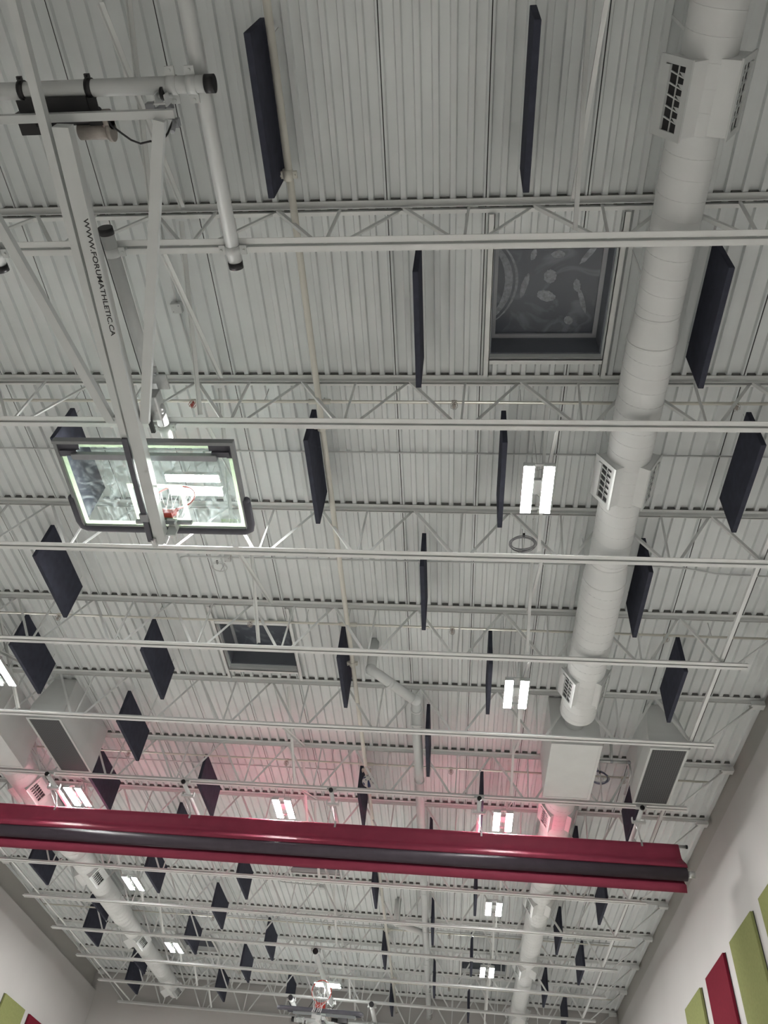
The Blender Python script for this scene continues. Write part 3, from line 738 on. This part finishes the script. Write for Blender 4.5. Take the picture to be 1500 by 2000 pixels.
# conduits and small boxes on the deck
def conduit(pts, label, r=0.011, clips=None):
    o = MB().path(pts, r, 8).build('conduit', 'white', None, pts[0]); tag(o, label, 'conduit'); return o
conduit([(-10.2, 5.55, H - 0.024), (-4, 5.55, H - 0.024), (4.3, 5.55, H - 0.024)], 'thin white conduit crossing the deck between the second and third joists')
conduit([(-3.90, 8.1, H - 0.024), (-3.90, 7.50, H - 0.024), (-3.87, 7.42, H - 0.024), (-3.80, 7.40, H - 0.024), (0, 7.37, H - 0.024), (2.4, 7.35, H - 0.024), (2.9, 7.38, H - 0.024), (3.3, 7.47, H - 0.024), (4.3, 7.50, H - 0.024)], 'thin white conduit with a bent left end, between the third and fourth joists')
conduit([(-7.2, 12.9, H - 0.024), (-3.0, 12.9, H - 0.024), (-2.2, 12.9, H - 0.024)], 'thin conduit on the pink-lit deck just above the red curtain')
conduit([(-4.2, 16.4, H - 0.024), (-4.15, 17.2, H - 0.024), (-4.05, 17.95, H - 0.024), (-3.95, 18.05, H - 0.024), (-3.1, 18.1, H - 0.024)], 'thin bent conduit below the skylight beyond the red curtain')
conduit([(-7.0, 20.3, H - 0.024), (-1.5, 20.3, H - 0.024), (3.8, 20.3, H - 0.024)], 'thin conduit crossing the deck between the tenth and eleventh joists')
o = MB().path([(-2.98, 2.75, H - 0.012), (-3.02, 3.62, H - 0.012)], 0.010, 8).path([(-3.02, 3.62, H - 0.012), (-3.0, 4.45, H - 0.012)], 0.010, 8).build('conduit', 'white', None, (-3.0, 3.6, H)); tag(o, 'thin conduit along the deck flutes leading to the small box right of the hoist arm', 'conduit')
def jbox(x, y, label, s=0.055):
    e = empty('junction_box', (x, y, H)); tag(e, label, 'junction box')
    MB().bevel_box(x - s, x + s, y - s, y + s, H - 0.065, H - 0.001, 0.004).build('box_body', 'white', e)
    mb = MB().box(x - s + 0.004, x + s - 0.004, y - s + 0.004, y + s - 0.004, H - 0.069, H - 0.065)
    mb.build('cover', 'white', e)
    MB().tube((x - s * 0.6, y + s * 0.6, H - 0.069), (x - s * 0.6, y + s * 0.6, H - 0.072), 0.006, 8).tube((x + s * 0.6, y - s * 0.6, H - 0.069), (x + s * 0.6, y - s * 0.6, H - 0.072), 0.006, 8).build('screw', 'dark_steel', e)
jbox(-3.02, 3.66, 'small square white junction box on the deck right of the hoist arm')
jbox(-3.20, 7.40, 'small white junction box beside the hanging white cable loop', 0.045)
jbox(-3.04, 18.15, 'small distant junction box hanging below the skylight beyond the curtain', 0.06)
def coil(c, r, n, material, label, ax=0.35, seed=1):
    rnd = random.Random(seed)
    e = empty('cable_coil', c); tag(e, label, 'cable')
    mb = MB()
    for k in range(n):
        rr = r * (1 + 0.16 * (rnd.random() - 0.5)); dx, dy = (rnd.random() - 0.5) * 0.03, (rnd.random() - 0.5) * 0.03
        tl = ax + 0.3 * (rnd.random() - 0.5)
        mb.path([(c[0] + dx + rr * math.cos(t), c[1] + dy + rr * math.sin(t) * math.cos(tl), c[2] + rr * math.sin(t) * math.sin(tl)) for t in [2 * math.pi * i / 28 for i in range(28)]], 0.005, 6, closed=True)
    mb.build('cable_loop', material, e)
    MB().path([(c[0], c[1] + r * math.cos(ax), c[2]), (c[0] + 0.02, c[1] + r * math.cos(ax) + 0.02, H)], 0.004, 6).build('tie_wire', material, e)
    MB().box(c[0] - 0.012, c[0] + 0.012, c[1] - r - 0.02, c[1] - r + 0.03, c[2] - 0.012, c[2] + 0.012).build('black_tie', 'black', e)
coil((-3.29, 7.42, 7.05), 0.10, 2, 'white', 'small loop of white cable hanging right below the near backboard', 0.25, 2)
coil((0.74, 6.60, 6.80), 0.15, 6, 'dark_steel', 'round coil of grey cable hanging just below the nearest right-hand lamp', 0.2, 3)
coil((2.38, 12.20, 6.95), 0.16, 6, 'cable_blue', 'coil of bluish cable tucked behind the square duct box', 1.2, 4)

# piping between the two air boxes
e = empty('gas_pipe', (2.6, 11.2, 6.8)); tag(e, 'small steel pipe with elbows between the square plenum and the return grille', 'pipe')
MB().path([(2.18, 11.35, 6.75), (2.45, 11.35, 6.75), (2.72, 11.35, 6.75)], 0.022, 10).path([(2.45, 11.35, 6.75), (2.47, 11.32, 7.0), (2.47, 11.3, H)], 0.022, 10).path([(2.72, 11.35, 6.75), (2.72, 11.36, 6.55), (2.70, 11.9, 6.5)], 0.016, 10).build('pipe_run', 'steel', e)
MB().sphere((2.72, 11.35, 6.75), 0.032, 12, 8).sphere((2.45, 11.35, 6.75), 0.032, 12, 8).build('fitting', 'dark_steel', e)

# volleyball stuck behind the sixth joist
e = empty('volleyball', (-1.56, 12.0, 6.50)); tag(e, 'white and blue volleyball caught behind the sixth joist above the curtain', 'ball')
def ball(c, r):
    whites = MB(); blues = MB(); n = 36; m = 24
    for j in range(m):
        for i in range(n):
            q = []
            for a, b in ((i, j), (i + 1, j), (i + 1, j + 1), (i, j + 1)):
                ph = math.pi * b / m; t = 2 * math.pi * a / n
                q.append((c[0] + r * math.sin(ph) * math.cos(t), c[1] + r * math.cos(ph), c[2] + r * math.sin(ph) * math.sin(t)))
            (blues if ((i // 3) % 4 == 1 or ((i // 3) % 4 == 3 and (j // 4) % 2)) and 3 <= j < m - 3 else whites).add(q, [(0, 1, 2, 3)], True)
    return whites, blues
w, b = ball((-1.52, 12.24, 6.67), 0.105)
w.build('white_panels', 'ball_white', e); b.build('blue_panels', 'ball_blue', e)

# ------------------------------------------------------------------ wall panels
def wpanel(x, side, y0, y1, z0, z1, material, label, th=0.055):
    x0, x1 = (x - th, x) if side > 0 else (x, x + th)
    e = empty('wall_panel', (x, (y0 + y1) / 2, z0)); tag(e, label, 'wall panel', 'fabric panels on the side walls')
    MB().bevel_box(x0, x1, y0, y1, z0, z1, 0.006).build('fabric_face', material, e)
    xa, xb = (x1 - 0.012, x1) if side > 0 else (x0, x0 + 0.012)
    MB().box(xa, xb, y0 - 0.004, y1 + 0.004, z0 - 0.004, z1 + 0.004).build('backing_edge', 'black', e)
WR = 4.499; WL = -10.619
wpanel(WR, 1, 10.86, 12.10, 2.6, 5.07, 'green', 'olive green wall panel cut off by the right edge of the picture')
wpanel(WR, 1, 12.55, 13.83, 2.6, 5.07, 'green', 'large olive green wall panel between the red one and the right edge')
wpanel(WR, 1, 14.28, 15.56, 3.15, 5.07, 'crimson', 'dark red wall panel between two green ones at the lower right')
wpanel(WR, 1, 16.03, 17.31, 2.6, 5.07, 'green', 'smaller-looking green wall panel left of the red one on the right wall')
wpanel(WL, -1, 20.21, 21.48, 2.6, 5.09, 'green', 'olive green wall panel in the bottom left corner')
wpanel(WL, -1, 21.80, 23.05, 2.6, 5.09, 'crimson', 'dark red wall panel tip in the bottom left corner beside the green one')

# ------------------------------------------------------------------ divider curtain
def curtain():
    e = empty('divider_curtain', (-3.05, 13.0, 5.5)); tag(e, 'folded dark red divider curtain hanging right across the hall', 'divider curtain')
    x0, x1 = -9.55, 3.60
    yp, zp = 12.665, 6.055
    MB().tube((x0 - 0.12, yp, zp), (x1 + 0.12, yp, zp), 0.026, 14).build('top_pipe', 'steel', e)
    MB().tube((x1 + 0.12, yp, zp), (x1 + 0.15, yp, zp), 0.031, 14).build('end_cap', 'black', e)
    MB().tube((x0 - 0.15, yp, zp), (x0 - 0.12, yp, zp), 0.031, 14).build('end_cap', 'black', e)
    # near sheet: hangs from the pipe and swells out over the roll
    prof = [(yp - 0.005, zp + 0.032), (yp - 0.032, zp + 0.01), (yp - 0.028, zp - 0.06), (yp - 0.014, zp - 0.13), (yp - 0.012, zp - 0.19), (yp - 0.035, zp - 0.235), (yp - 0.075, zp - 0.275), (yp - 0.120, zp - 0.312), (yp - 0.160, zp - 0.350), (yp - 0.175, zp - 0.385), (yp - 0.16, zp - 0.41)]
    def sheet(prof, name, material, xa, xb, amp):
        n = 90; vs = []; fs = []; m = len(prof)
        for i in range(n + 1):
            x = xa + (xb - xa) * i / n
            for k, (y, z) in enumerate(prof):
                w = amp * (k / m) * (math.sin(x * 2.1) + 0.6 * math.sin(x * 5.3 + 1))
                vs.append((x + (0.05 * k / m if i == n else 0), y + w, z + 0.3 * w))
        for i in range(n):
            for k in range(m - 1): fs.append((i * m + k, (i + 1) * m + k, (i + 1) * m + k + 1, i * m + k + 1))
        return MB().add(vs, fs, True).build(name, material, e, solidify=0.004)
    sheet(prof, 'near_fold', 'red_vinyl', x0, x1, 0.004)
    yc, zc, r = yp - 0.075, zp - 0.478, 0.102
    MB().tube((x0 - 0.02, yc, zc), (x1 + 0.03, yc, zc), r, 28).build('roll', 'grey_roll', e)
    MB().tube((x1 + 0.03, yc, zc + 0.0), (x1 + 0.15, yc, zc), 0.055, 20).tube((x0 - 0.14, yc, zc), (x0 - 0.02, yc, zc), 0.055, 20).build('roll_core', 'steel', e)
    prof2 = [(yp + 0.005, zp + 0.032), (yp + 0.035, zp), (yp + 0.06, zp - 0.25), (yp + 0.04, zp - 0.50), (yp - 0.02, zp - 0.60), (yp - 0.05, zp - 0.635), (yp - 0.02, zp - 0.68), (yp + 0.02, zp - 0.725)]
    sheet(prof2, 'far_fold', 'red_vinyl', x0, x1 - 0.03, 0.003)
    inner = [(yp + 0.02, zp - 0.02), (yp + 0.05, zp - 0.16), (yp + 0.09, zp - 0.30), (yp + 0.13, zp - 0.20), (yp + 0.17, zp - 0.16), (yp + 0.21, zp - 0.28), (yp + 0.25, zp - 0.17), (yp + 0.30, zp - 0.15), (yp + 0.34, zp - 0.27), (yp + 0.38, zp - 0.16), (yp + 0.43, zp - 0.14), (yp + 0.47, zp - 0.25), (yp + 0.52, zp - 0.13), (yp + 0.57, zp - 0.12), (yp + 0.62, zp - 0.22)]
    sheet(inner, 'bounce_folds', 'red_vinyl', x0, x1 - 0.03, 0.002)  # unseen folds, added to bounce red light up onto the deck
    hang = [2.97, 0.37, -2.10, -4.65, -7.10, -9.4]
    for x in hang:
        st = MB().tube((x, 12.01, 6.335), (x, 14.05, 6.335), 0.036, 14).build('support_pipe', 'white', e)
        MB().box(x - 0.11, x + 0.11, 12.36, 12.41, 6.27, 6.30).box(x - 0.11, x - 0.09, 12.36, 12.41, 6.30, 6.36).box(x + 0.09, x + 0.11, 12.36, 12.41, 6.30, 6.36)\
            .build('cross_clamp', 'white', st)
        for ya_ in (12.045, 13.93): MB().box(x - 0.08, x + 0.08, ya_, ya_ + 0.08, 6.370, 6.402).build('clamp', 'white', st)
        MB().tube((x, 11.975, 6.335), (x, 12.01, 6.335), 0.037, 14).build('end_cap', 'black', st)
        MB().path([(x + 0.0, 12.40, 6.28), (x + 0.02, 12.55, 6.24), (x + 0.05, yp - 0.02, zp + 0.02)], 0.006, 6).path([(x - 0.06, 12.385, 6.28), (x + 0.05, yp - 0.03, zp + 0.0)], 0.005, 6).build('hanging_cable', 'steel', e)
        MB().box(x + 0.035, x + 0.065, yp - 0.05, yp - 0.036, zp - 0.05, zp + 0.05).build('cable_clip', 'steel', e)
curtain()

# ------------------------------------------------------------------ basketball hoists
def text_mesh(body, size, extr=0.001):
    cu = bpy.data.curves.new('lettering', 'FONT'); cu.body = body; cu.size = size; cu.extrude = extr; cu.offset = size * 0.011
    o = bpy.data.objects.new('lettering', cu); col.objects.link(o)
    dg = bpy.context.evaluated_depsgraph_get(); dg.update()
    me = bpy.data.meshes.new_from_object(o.evaluated_get(dg))
    vs = [v.co.copy() for v in me.vertices]; fs = [tuple(p.vertices) for p in me.polygons]
    bpy.data.objects.remove(o); bpy.data.curves.remove(cu); bpy.data.meshes.remove(me)
    return vs, fs

def hoist(near):
    """near: as seen; far: the same machine turned round, its arm let down a little further"""
    XM = -3.12
    tilt = 0 if near else math.radians(-8.0)
    hinge = Vector((0, 1.45, 6.10))
    root_o = (XM, 3.0, 6.0)
    e = empty('basketball_backstop', root_o)
    def arm(mb):       # everything that swings with the arm
        if tilt:
            R_ = Matrix.Rotation(tilt, 4, 'X')
            mb.v = [hinge + (R_ @ (v - hinge)) for v in mb.v]
        return mb
    # ---- fixed pipework
    r = 0.060
    def clamp2(x, y, z, ax):      # saddle clamp with two ears per side and bolts
        mb = MB()
        if ax == 'x':
            for yy in (-0.125, 0.125): mb.box(x - 0.035, x + 0.035, y + min(yy, yy * 0.45), y + max(yy, yy * 0.45), z - 0.012, z + 0.004)
            mb.tube((x - 0.035, y, z), (x + 0.035, y, z), r + 0.008, 18)
            for yy in (-0.100, 0.100): mb.tube((x, y + yy, z - 0.028), (x, y + yy, z + 0.04), 0.011, 8)
        else:
            for xx in (-0.12, 0.12): mb.box(x + min(xx, xx * 0.5), x + max(xx, xx * 0.5), y - 0.04, y + 0.04, z - 0.012, z + 0.004)
            mb.tube((x, y - 0.04, z), (x, y + 0.04, z), r + 0.008, 18)
            for xx in (-0.10, 0.10): mb.tube((x + xx, y, z - 0.03), (x + xx, y, z + 0.075), 0.012, 8)
        return mb
    pipes = [(-4.20, -1.1 if near else 0.75, 2.78), (-2.02, -1.1 if near else 0.75, 2.78), (-3.11, 2.52 if near else 2.45, 4.72 if near else 6.4)]
    for x, ya, yb in pipes:
        p = MB().tube((x, ya, 6.325), (x, yb, 6.325), r, 22).build('support_pipe', 'white', e)
        MB().tube((x, yb, 6.325), (x, yb + 0.06, 6.325), r + 0.004, 22).build('end_cap', 'black', p)
        MB().tube((x, ya - 0.06, 6.325), (x, ya, 6.325), r + 0.004, 22).build('end_cap', 'black', p)
        for k in range(-1, 7):
            yy = YC(k)
            if not near:
                yy = 26.05 - YC(13 - k) + 0
                if k < 0: continue
            if ya < yy < yb + 0.1: clamp2(x, yy, 6.325, 'y').build('clamp', 'white', p)
    p = MB().tube((-4.36, 1.36, 6.20), (-1.95, 1.36, 6.20), r, 22).build('cross_pipe', 'white', e)
    MB().tube((-1.95, 1.36, 6.20), (-1.88, 1.36, 6.20), r + 0.004, 22).build('end_cap', 'black', p)
    MB().tube((-4.43, 1.36, 6.20), (-4.36, 1.36, 6.20), r + 0.004, 22).build('end_cap', 'black', p)
    for x in (-2.20, -2.05, -4.15, -4.02): clamp2(x, 1.36, 6.20, 'x').build('clamp', 'white', p)
    # hinge yokes
    for x in (-2.26, -4.0):
        MB().box(x - 0.055, x - 0.045, 1.39, 1.47, 6.05, 6.20).box(x + 0.025, x + 0.035, 1.39, 1.47, 6.05, 6.20).box(x - 0.055, x + 0.035, 1.44, 1.45, 6.03, 6.05).tube((x - 0.075, 1.42, 6.14), (x + 0.06, 1.42, 6.14), 0.014, 10).build('hinge_yoke', 'white', e)
        MB().tube((x - 0.02, 1.40, 6.14), (x, 1.40, 6.14), 0.045, 16).build('pulley', 'black', e)
    # winch on the pipe
    w = MB().box(-3.34, -2.86, 1.395, 1.50, 6.122, 6.140).tube((-3.20, 1.55, 6.20), (-2.82, 1.55, 6.20), 0.062, 20).build('winch_motor', 'black', e)
    MB().tube((-3.02, 1.66, 6.20), (-2.78, 1.66, 6.20), 0.060, 20).tube((-2.78, 1.66, 6.20), (-2.75, 1.66, 6.20), 0.078, 20).tube((-2.80, 1.58, 6.21), (-2.75, 1.58, 6.21), 0.072, 20).build('gear_case', 'motor', w)
    MB().bevel_box(-3.47, -3.20, 1.50, 1.66, 6.14, 6.26, 0.006).build('switch_box', 'black', w)
    MB().box(-3.44, -3.30, 1.495, 1.50, 6.18, 6.24).build('rating_plate', 'white', w)
    for x in (-3.37, -2.84):
        MB().tube((x - 0.022, 1.36, 6.20), (x + 0.022, 1.36, 6.20), r + 0.010, 18).box(x - 0.05, x + 0.05, 1.41, 1.60, 6.13, 6.145).box(x - 0.020, x + 0.020, 1.262, 1.30, 6.19, 6.21).tube((x, 1.275, 6.165), (x, 1.275, 6.225), 0.009, 8).build('bracket', 'black', w)
    MB().path([(-2.76, 1.55, 6.16), (-2.72, 1.60, 6.12), (-2.66, 1.66, 6.13), (-2.61, 1.72, 6.16), (-2.56, 1.76, 6.20), (-2.48, 1.75, 6.22), (-2.42, 1.78, 6.24), (-2.36, 1.72, 6.3), (-2.32, 1.64, 6.4), (-2.40, 1.66, 6.5), (-2.45, 1.62, 6.62)], 0.008, 8).build('power_lead', 'black', w)
    MB().bevel_box(-2.62, -2.54, 1.58, 1.66, 6.62, 6.70, 0.01).tube((-2.52, 1.62, 6.66), (-2.40, 1.62, 6.66), 0.035, 14).box(-2.60, -2.57, 1.60, 1.64, 6.70, H).build('outlet_box', 'dark_steel', w)
    # ---- swinging arm
    zb = 6.03
    arm(MB().bar((-4.04, 1.51, zb), (-2.17, 1.51, zb), 0.058, 0.05)).build('cross_bar', 'white', e)
    for x in (-2.17, -4.04):
        arm(MB().box(x - 0.02, x + 0.02, 1.545, 1.60, zb - 0.04, zb + 0.03).tube((x, 1.56, zb - 0.04), (x, 1.60, zb - 0.13), 0.016, 10)).build('bolt', 'dark_steel', e)
    arm(MB().bar((-2.28, 1.54, 5.985), (-3.06, 4.16, 5.865), 0.085, 0.06)).build('arm_brace', 'white', e)
    arm(MB().bar((-3.98, 1.54, 5.985), (-3.40, 4.16, 5.865), 0.085, 0.06)).build('arm_brace', 'white', e)
    arm(MB().bar((-3.43, 4.15, 5.875), (-3.02, 4.15, 5.875), 0.07, 0.05)).build('arm_tie', 'white', e)
    # long side rail
    y0r = 0.0 if near else 1.1
    xr = lambda y: -3.062 - 0.0615 * (y - 0.74) - (0.02 if False else 0)
    arm(MB().bar((xr(y0r), y0r, 5.90), (xr(5.70) - 0.004, 5.70, 5.79), 0.066, 0.07)).build('side_rail', 'white', e)
    # mast: tapering box tube
    def mast_pt(y): return -2.985 - 0.0650 * (y - 1.5), 5.885 - 0.022 * (y - 1.5)
    m_ = MB()
    xa, za = mast_pt(1.53); xb, zb2 = mast_pt(5.70)
    m_.bar((xa, 1.53, za), (xb, 5.70, zb2), 0.125, 0.10)
    mast = arm(m_).build('mast', 'white', e)
    # adjuster: dark channel along the lower left of the mast
    ad = arm(MB().bar((xr(4.30) + 0.008, 4.30, 5.765), (xr(5.66) + 0.008, 5.66, 5.738), 0.056, 0.028)).build('height_adjuster', 'padding', e)
    arm(MB().bar((xr(5.28) + 0.005, 5.26, 5.735), (xr(5.28) + 0.005, 5.36, 5.733), 0.085, 0.03)).build('adjuster_clamp', 'dark_steel', ad)
    arm(MB().bar((xr(5.64) + 0.05, 5.62, 5.725), (xr(5.64) + 0.05, 5.72, 5.723), 0.05, 0.04).tube((xr(5.6) + 0.06, 5.60, 5.72), (xr(5.6) + 0.06, 5.64, 5.70), 0.015, 10)).build('adjuster_latch', 'steel', ad)
    xs_, zs_ = mast_pt(5.6)
    arm(MB().box(xs_ + 0.06, xs_ + 0.17, 5.60, 5.62, 5.78, 5.93).box(xs_ + 0.155, xs_ + 0.17, 5.50, 5.60, 5.86, 5.93).box(xs_ + 0.06, xs_ + 0.155, 5.50, 5.60, 5.915, 5.93)).build('board_bracket', 'white', e)
    if True:
        vs, fs = text_mesh('WWW.FORUMATHLETIC.CA', 0.075)
        mx = max(v.x for v in vs); L = 1.02; sx = L / mx
        q = []
        for v in vs:
            y = 2.19 + v.x * sx; xx, zz = mast_pt(y)
            q.append((xx + 0.010 + v.y * 0.80, y, zz - 0.0515 - v.z))
        arm(MB().add(q, fs)).build('lettering', 'black', mast)
    # hoist cable from the winch to the arm and the safety lock on the centre pipe
    MB().path([(-3.05, 1.6, 6.05), (-3.035, 2.8, 6.03), (-3.02, 3.80, 6.0)], 0.0045, 6).build('hoist_cable', 'black', e)
    lk = MB().bevel_box(-3.12, -2.98, 4.02, 4.30, 6.06, 6.22, 0.02).sphere((-3.03, 4.20, 6.13), 0.075, 14, 10).box(-3.0, -2.88, 3.86, 4.02, 6.20, 6.22).build('safety_lock', 'steel', e)
    MB().box(-3.10, -2.98, 3.80, 3.98, 6.24, 6.27).tube((-2.99, 3.86, 6.23), (-2.99, 3.86, 6.20), 0.013, 8).build('lock_plate', 'steel', lk)
    MB().box(-3.115, -3.075, 4.16, 4.42, 6.02, 6.05).build('strap_tail', 'black', lk)
    MB().path([(-3.0, 4.3, 6.10), (-2.98, 4.36, 6.06), (-3.04, 4.38, 6.05), (-3.06, 4.32, 6.06)], 0.006, 6).build('cord', 'net', lk)
    # ---- backboard: glass 1.83 x 1.07, lying face up
    cx, cy, cz = -3.244, 5.083, 5.985
    tl = math.radians(4.5)
    def bd(mb):     # board coordinates: x across, y from top edge (-) to bottom edge (+), z up
        R_ = Matrix.Rotation(-tl, 4, 'X')
        mb.v = [Vector((cx, cy, cz)) + (R_ @ v) for v in mb.v]
        return arm(mb)
    W, D = 0.915, 0.535
    bb = bd(MB().box(-W, W, -D, D, -0.006, 0.006)).build('glass_board', 'glass', e)
    fr = MB()
    t, h = 0.035, 0.035
    fr.box(-W - t, W + t, -D - t, -D, -0.04, h).box(-W - t, W + t, D, D + t, -0.02, h)
    fr.box(-W - t, -W, -D, D, -0.03, h).box(W, W + t, -D, D, -0.03, h)
    bd(fr).build('board_frame', 'frame_grey', e)
    g = MB()
    for s in (-1, 1):
        a, b = sorted((s * W, s * (W - 0.23))); g.box(a, b, -D, -D + 0.075, -0.020, -0.008)
        a, b = sorted((s * W, s * (W - 0.06))); g.box(a, b, -D, -D + 0.16, -0.020, -0.008)
        a, b = sorted((s * (W - 0.02), s * (W - 0.20))); g.box(a, b, -D + 0.075, -D + 0.135, -0.045, -0.020)
    bd(g).build('corner_plate', 'padding', e)
    bd(MB().box(-W + 0.15, W - 0.15, -D + 0.10, -D + 0.165, -0.075, -0.020)).build('stiffener_bar', 'dark_steel', e)
    bd(MB().box(-0.04, 0.08, -D + 0.16, -D + 0.20, -0.06, -0.02)).build('stiffener_bracket', 'white', e)
    wd = 0.05
    class TP(MB):
        def box(self, a, b, c, d, *k): return self.add([(a, c, 0.0072), (b, c, 0.0072), (b, d, 0.0072), (a, d, 0.0072)], [(0, 1, 2, 3)])
    tp = TP(); z0 = z1 = 0
    tp.box(-W, W, -D, -D + 0.06, z0, z1).box(-W, W, D - wd, D, z0, z1).box(-W, -W + wd, -D + 0.06, D - wd, z0, z1).box(W - wd, W, -D + 0.06, D - wd, z0, z1)
    bd(tp).build('border_tape', 'tape', bb)
    sq = TP(); sx, ya, yb = 0.305, -0.02, 0.44
    sq.box(-sx, sx, ya, ya + wd, z0, z1).box(-sx, sx, yb - 0.012, yb + wd * 0.3, z0, z1).box(-sx, -sx + wd, ya + wd, yb - 0.012, z0, z1).box(sx - wd, sx, ya + wd, yb - 0.012, z0, z1)
    bd(sq).build('target_square', 'tape', bb)
    bd(MB().box(-sx, sx + 0.02, yb + 0.005, yb + 0.04, -0.05, -0.008)).build('rim_mount_bar', 'dark_steel', e)
    vs, fs = text_mesh('FORUM', 0.055)
    mx = max(v.x for v in vs)
    q = [(W - wd - 0.02 - v.x * 0.20 / mx, D - wd - 0.015 - v.y, 0.008 + v.z) for v in vs]
    bd(MB().add(q, fs)).build('maker_lettering', 'tape', bb)
    # padding along the lower edge and up the sides
    pd = MB(); pw = 0.045
    P0 = [(-W - 0.05, D - 0.36, 0), (-W - 0.052, D - 0.05, 0), (-W - 0.035, D + 0.02, 0), (-W + 0.02, D + 0.05, 0), (0, D + 0.052, 0), (W - 0.02, D + 0.05, 0), (W + 0.035, D + 0.02, 0), (W + 0.052, D - 0.05, 0), (W + 0.05, D - 0.36, 0)]
    pd.path(P0, pw, 12); pd.sphere(P0[0], pw, 12, 8); pd.sphere(P0[-1], pw, 12, 8)
    bd(pd).build('edge_padding', 'padding', e)
    # rim: its plane stands square to the board
    yr = D - 0.10
    rm = MB()
    ringc = (0.0, yr, 0.38)
    rm.path([(ringc[0] + 0.23 * math.cos(t), yr, ringc[2] + 0.23 * math.sin(t)) for t in [2 * math.pi * i / 36 for i in range(36)]], 0.010, 8, closed=True)
    rm.box(-0.10, 0.10, yr - 0.07, yr + 0.05, 0.008, 0.025).bar((-0.07, yr, 0.02), (-0.10, yr, 0.17), 0.02, 0.04, up=(0, 1, 0)).bar((0.07, yr, 0.02), (0.10, yr, 0.17), 0.02, 0.04, up=(0, 1, 0))
    rm.box(-0.12, 0.12, yr - 0.012, yr + 0.0, 0.05, 0.15)
    bd(rm).build('rim', 'rim_red', e)
    # net hangs from the rim: with the board on its back it flops towards the floor side
    rnd = random.Random(5); nt_ = MB()
    for i in range(12):
        t = 2 * math.pi * i / 12
        px, pz = 0.23 * math.cos(t), ringc[2] + 0.23 * math.sin(t)
        t2 = t + 2 * math.pi / 24
        qx, qz = 0.15 * math.cos(t2), ringc[2] - 0.12 + 0.15 * math.sin(t2)
        t3 = t + 2 * math.pi / 12
        ux, uz = 0.23 * math.cos(t3), ringc[2] + 0.23 * math.sin(t3)
        nt_.path([(px, yr + 0.01, pz), ((px + qx) / 2, yr + 0.07, (pz + qz) / 2 - 0.03), (qx, yr + 0.12, max(0.02, qz - 0.03))], 0.004, 5)
        nt_.path([(ux, yr + 0.01, uz), ((ux + qx) / 2, yr + 0.07, (uz + qz) / 2 - 0.03), (qx, yr + 0.12, max(0.02, qz - 0.03))], 0.004, 5)
        sx_ = 0.10 * math.cos(t3) + 0.02; sz_ = 0.12 + 0.07 * math.sin(t3)
        nt_.path([(qx, yr + 0.12, max(0.02, qz - 0.03)), ((qx + sx_) / 2 + 0.02, yr + 0.16, max(0.03, qz * 0.5)), (sx_, yr + 0.21, max(0.015, sz_ - 0.08)), (sx_ + 0.03 * rnd.random(), yr + 0.25 + 0.03 * rnd.random(), -0.03 - 0.03 * rnd.random())], 0.004, 5)
    bd(nt_).build('net', 'net', e)
    if not near:
        e.rotation_euler = (0, 0, math.pi)
        # turn about the vertical line x = -3.17, so y' = 26.05 - y
        c = Vector(root_o)
        e.location = Vector((2 * (-3.17) - c.x, 26.05 - c.y, c.z + ZC))
        tag(e, 'folded-up basketball hoop seen edge-on near the back wall, bottom of the picture', 'basketball hoop')
    else:
        tag(e, 'folded-up glass basketball backboard on a long white arm at the left', 'basketball hoop')
    return e
def _mbdata(mb): return mb.v, mb.f, True
hoist(True)
hoist(False)

for o in scene.objects:
    if '_o' in o: del o['_o']
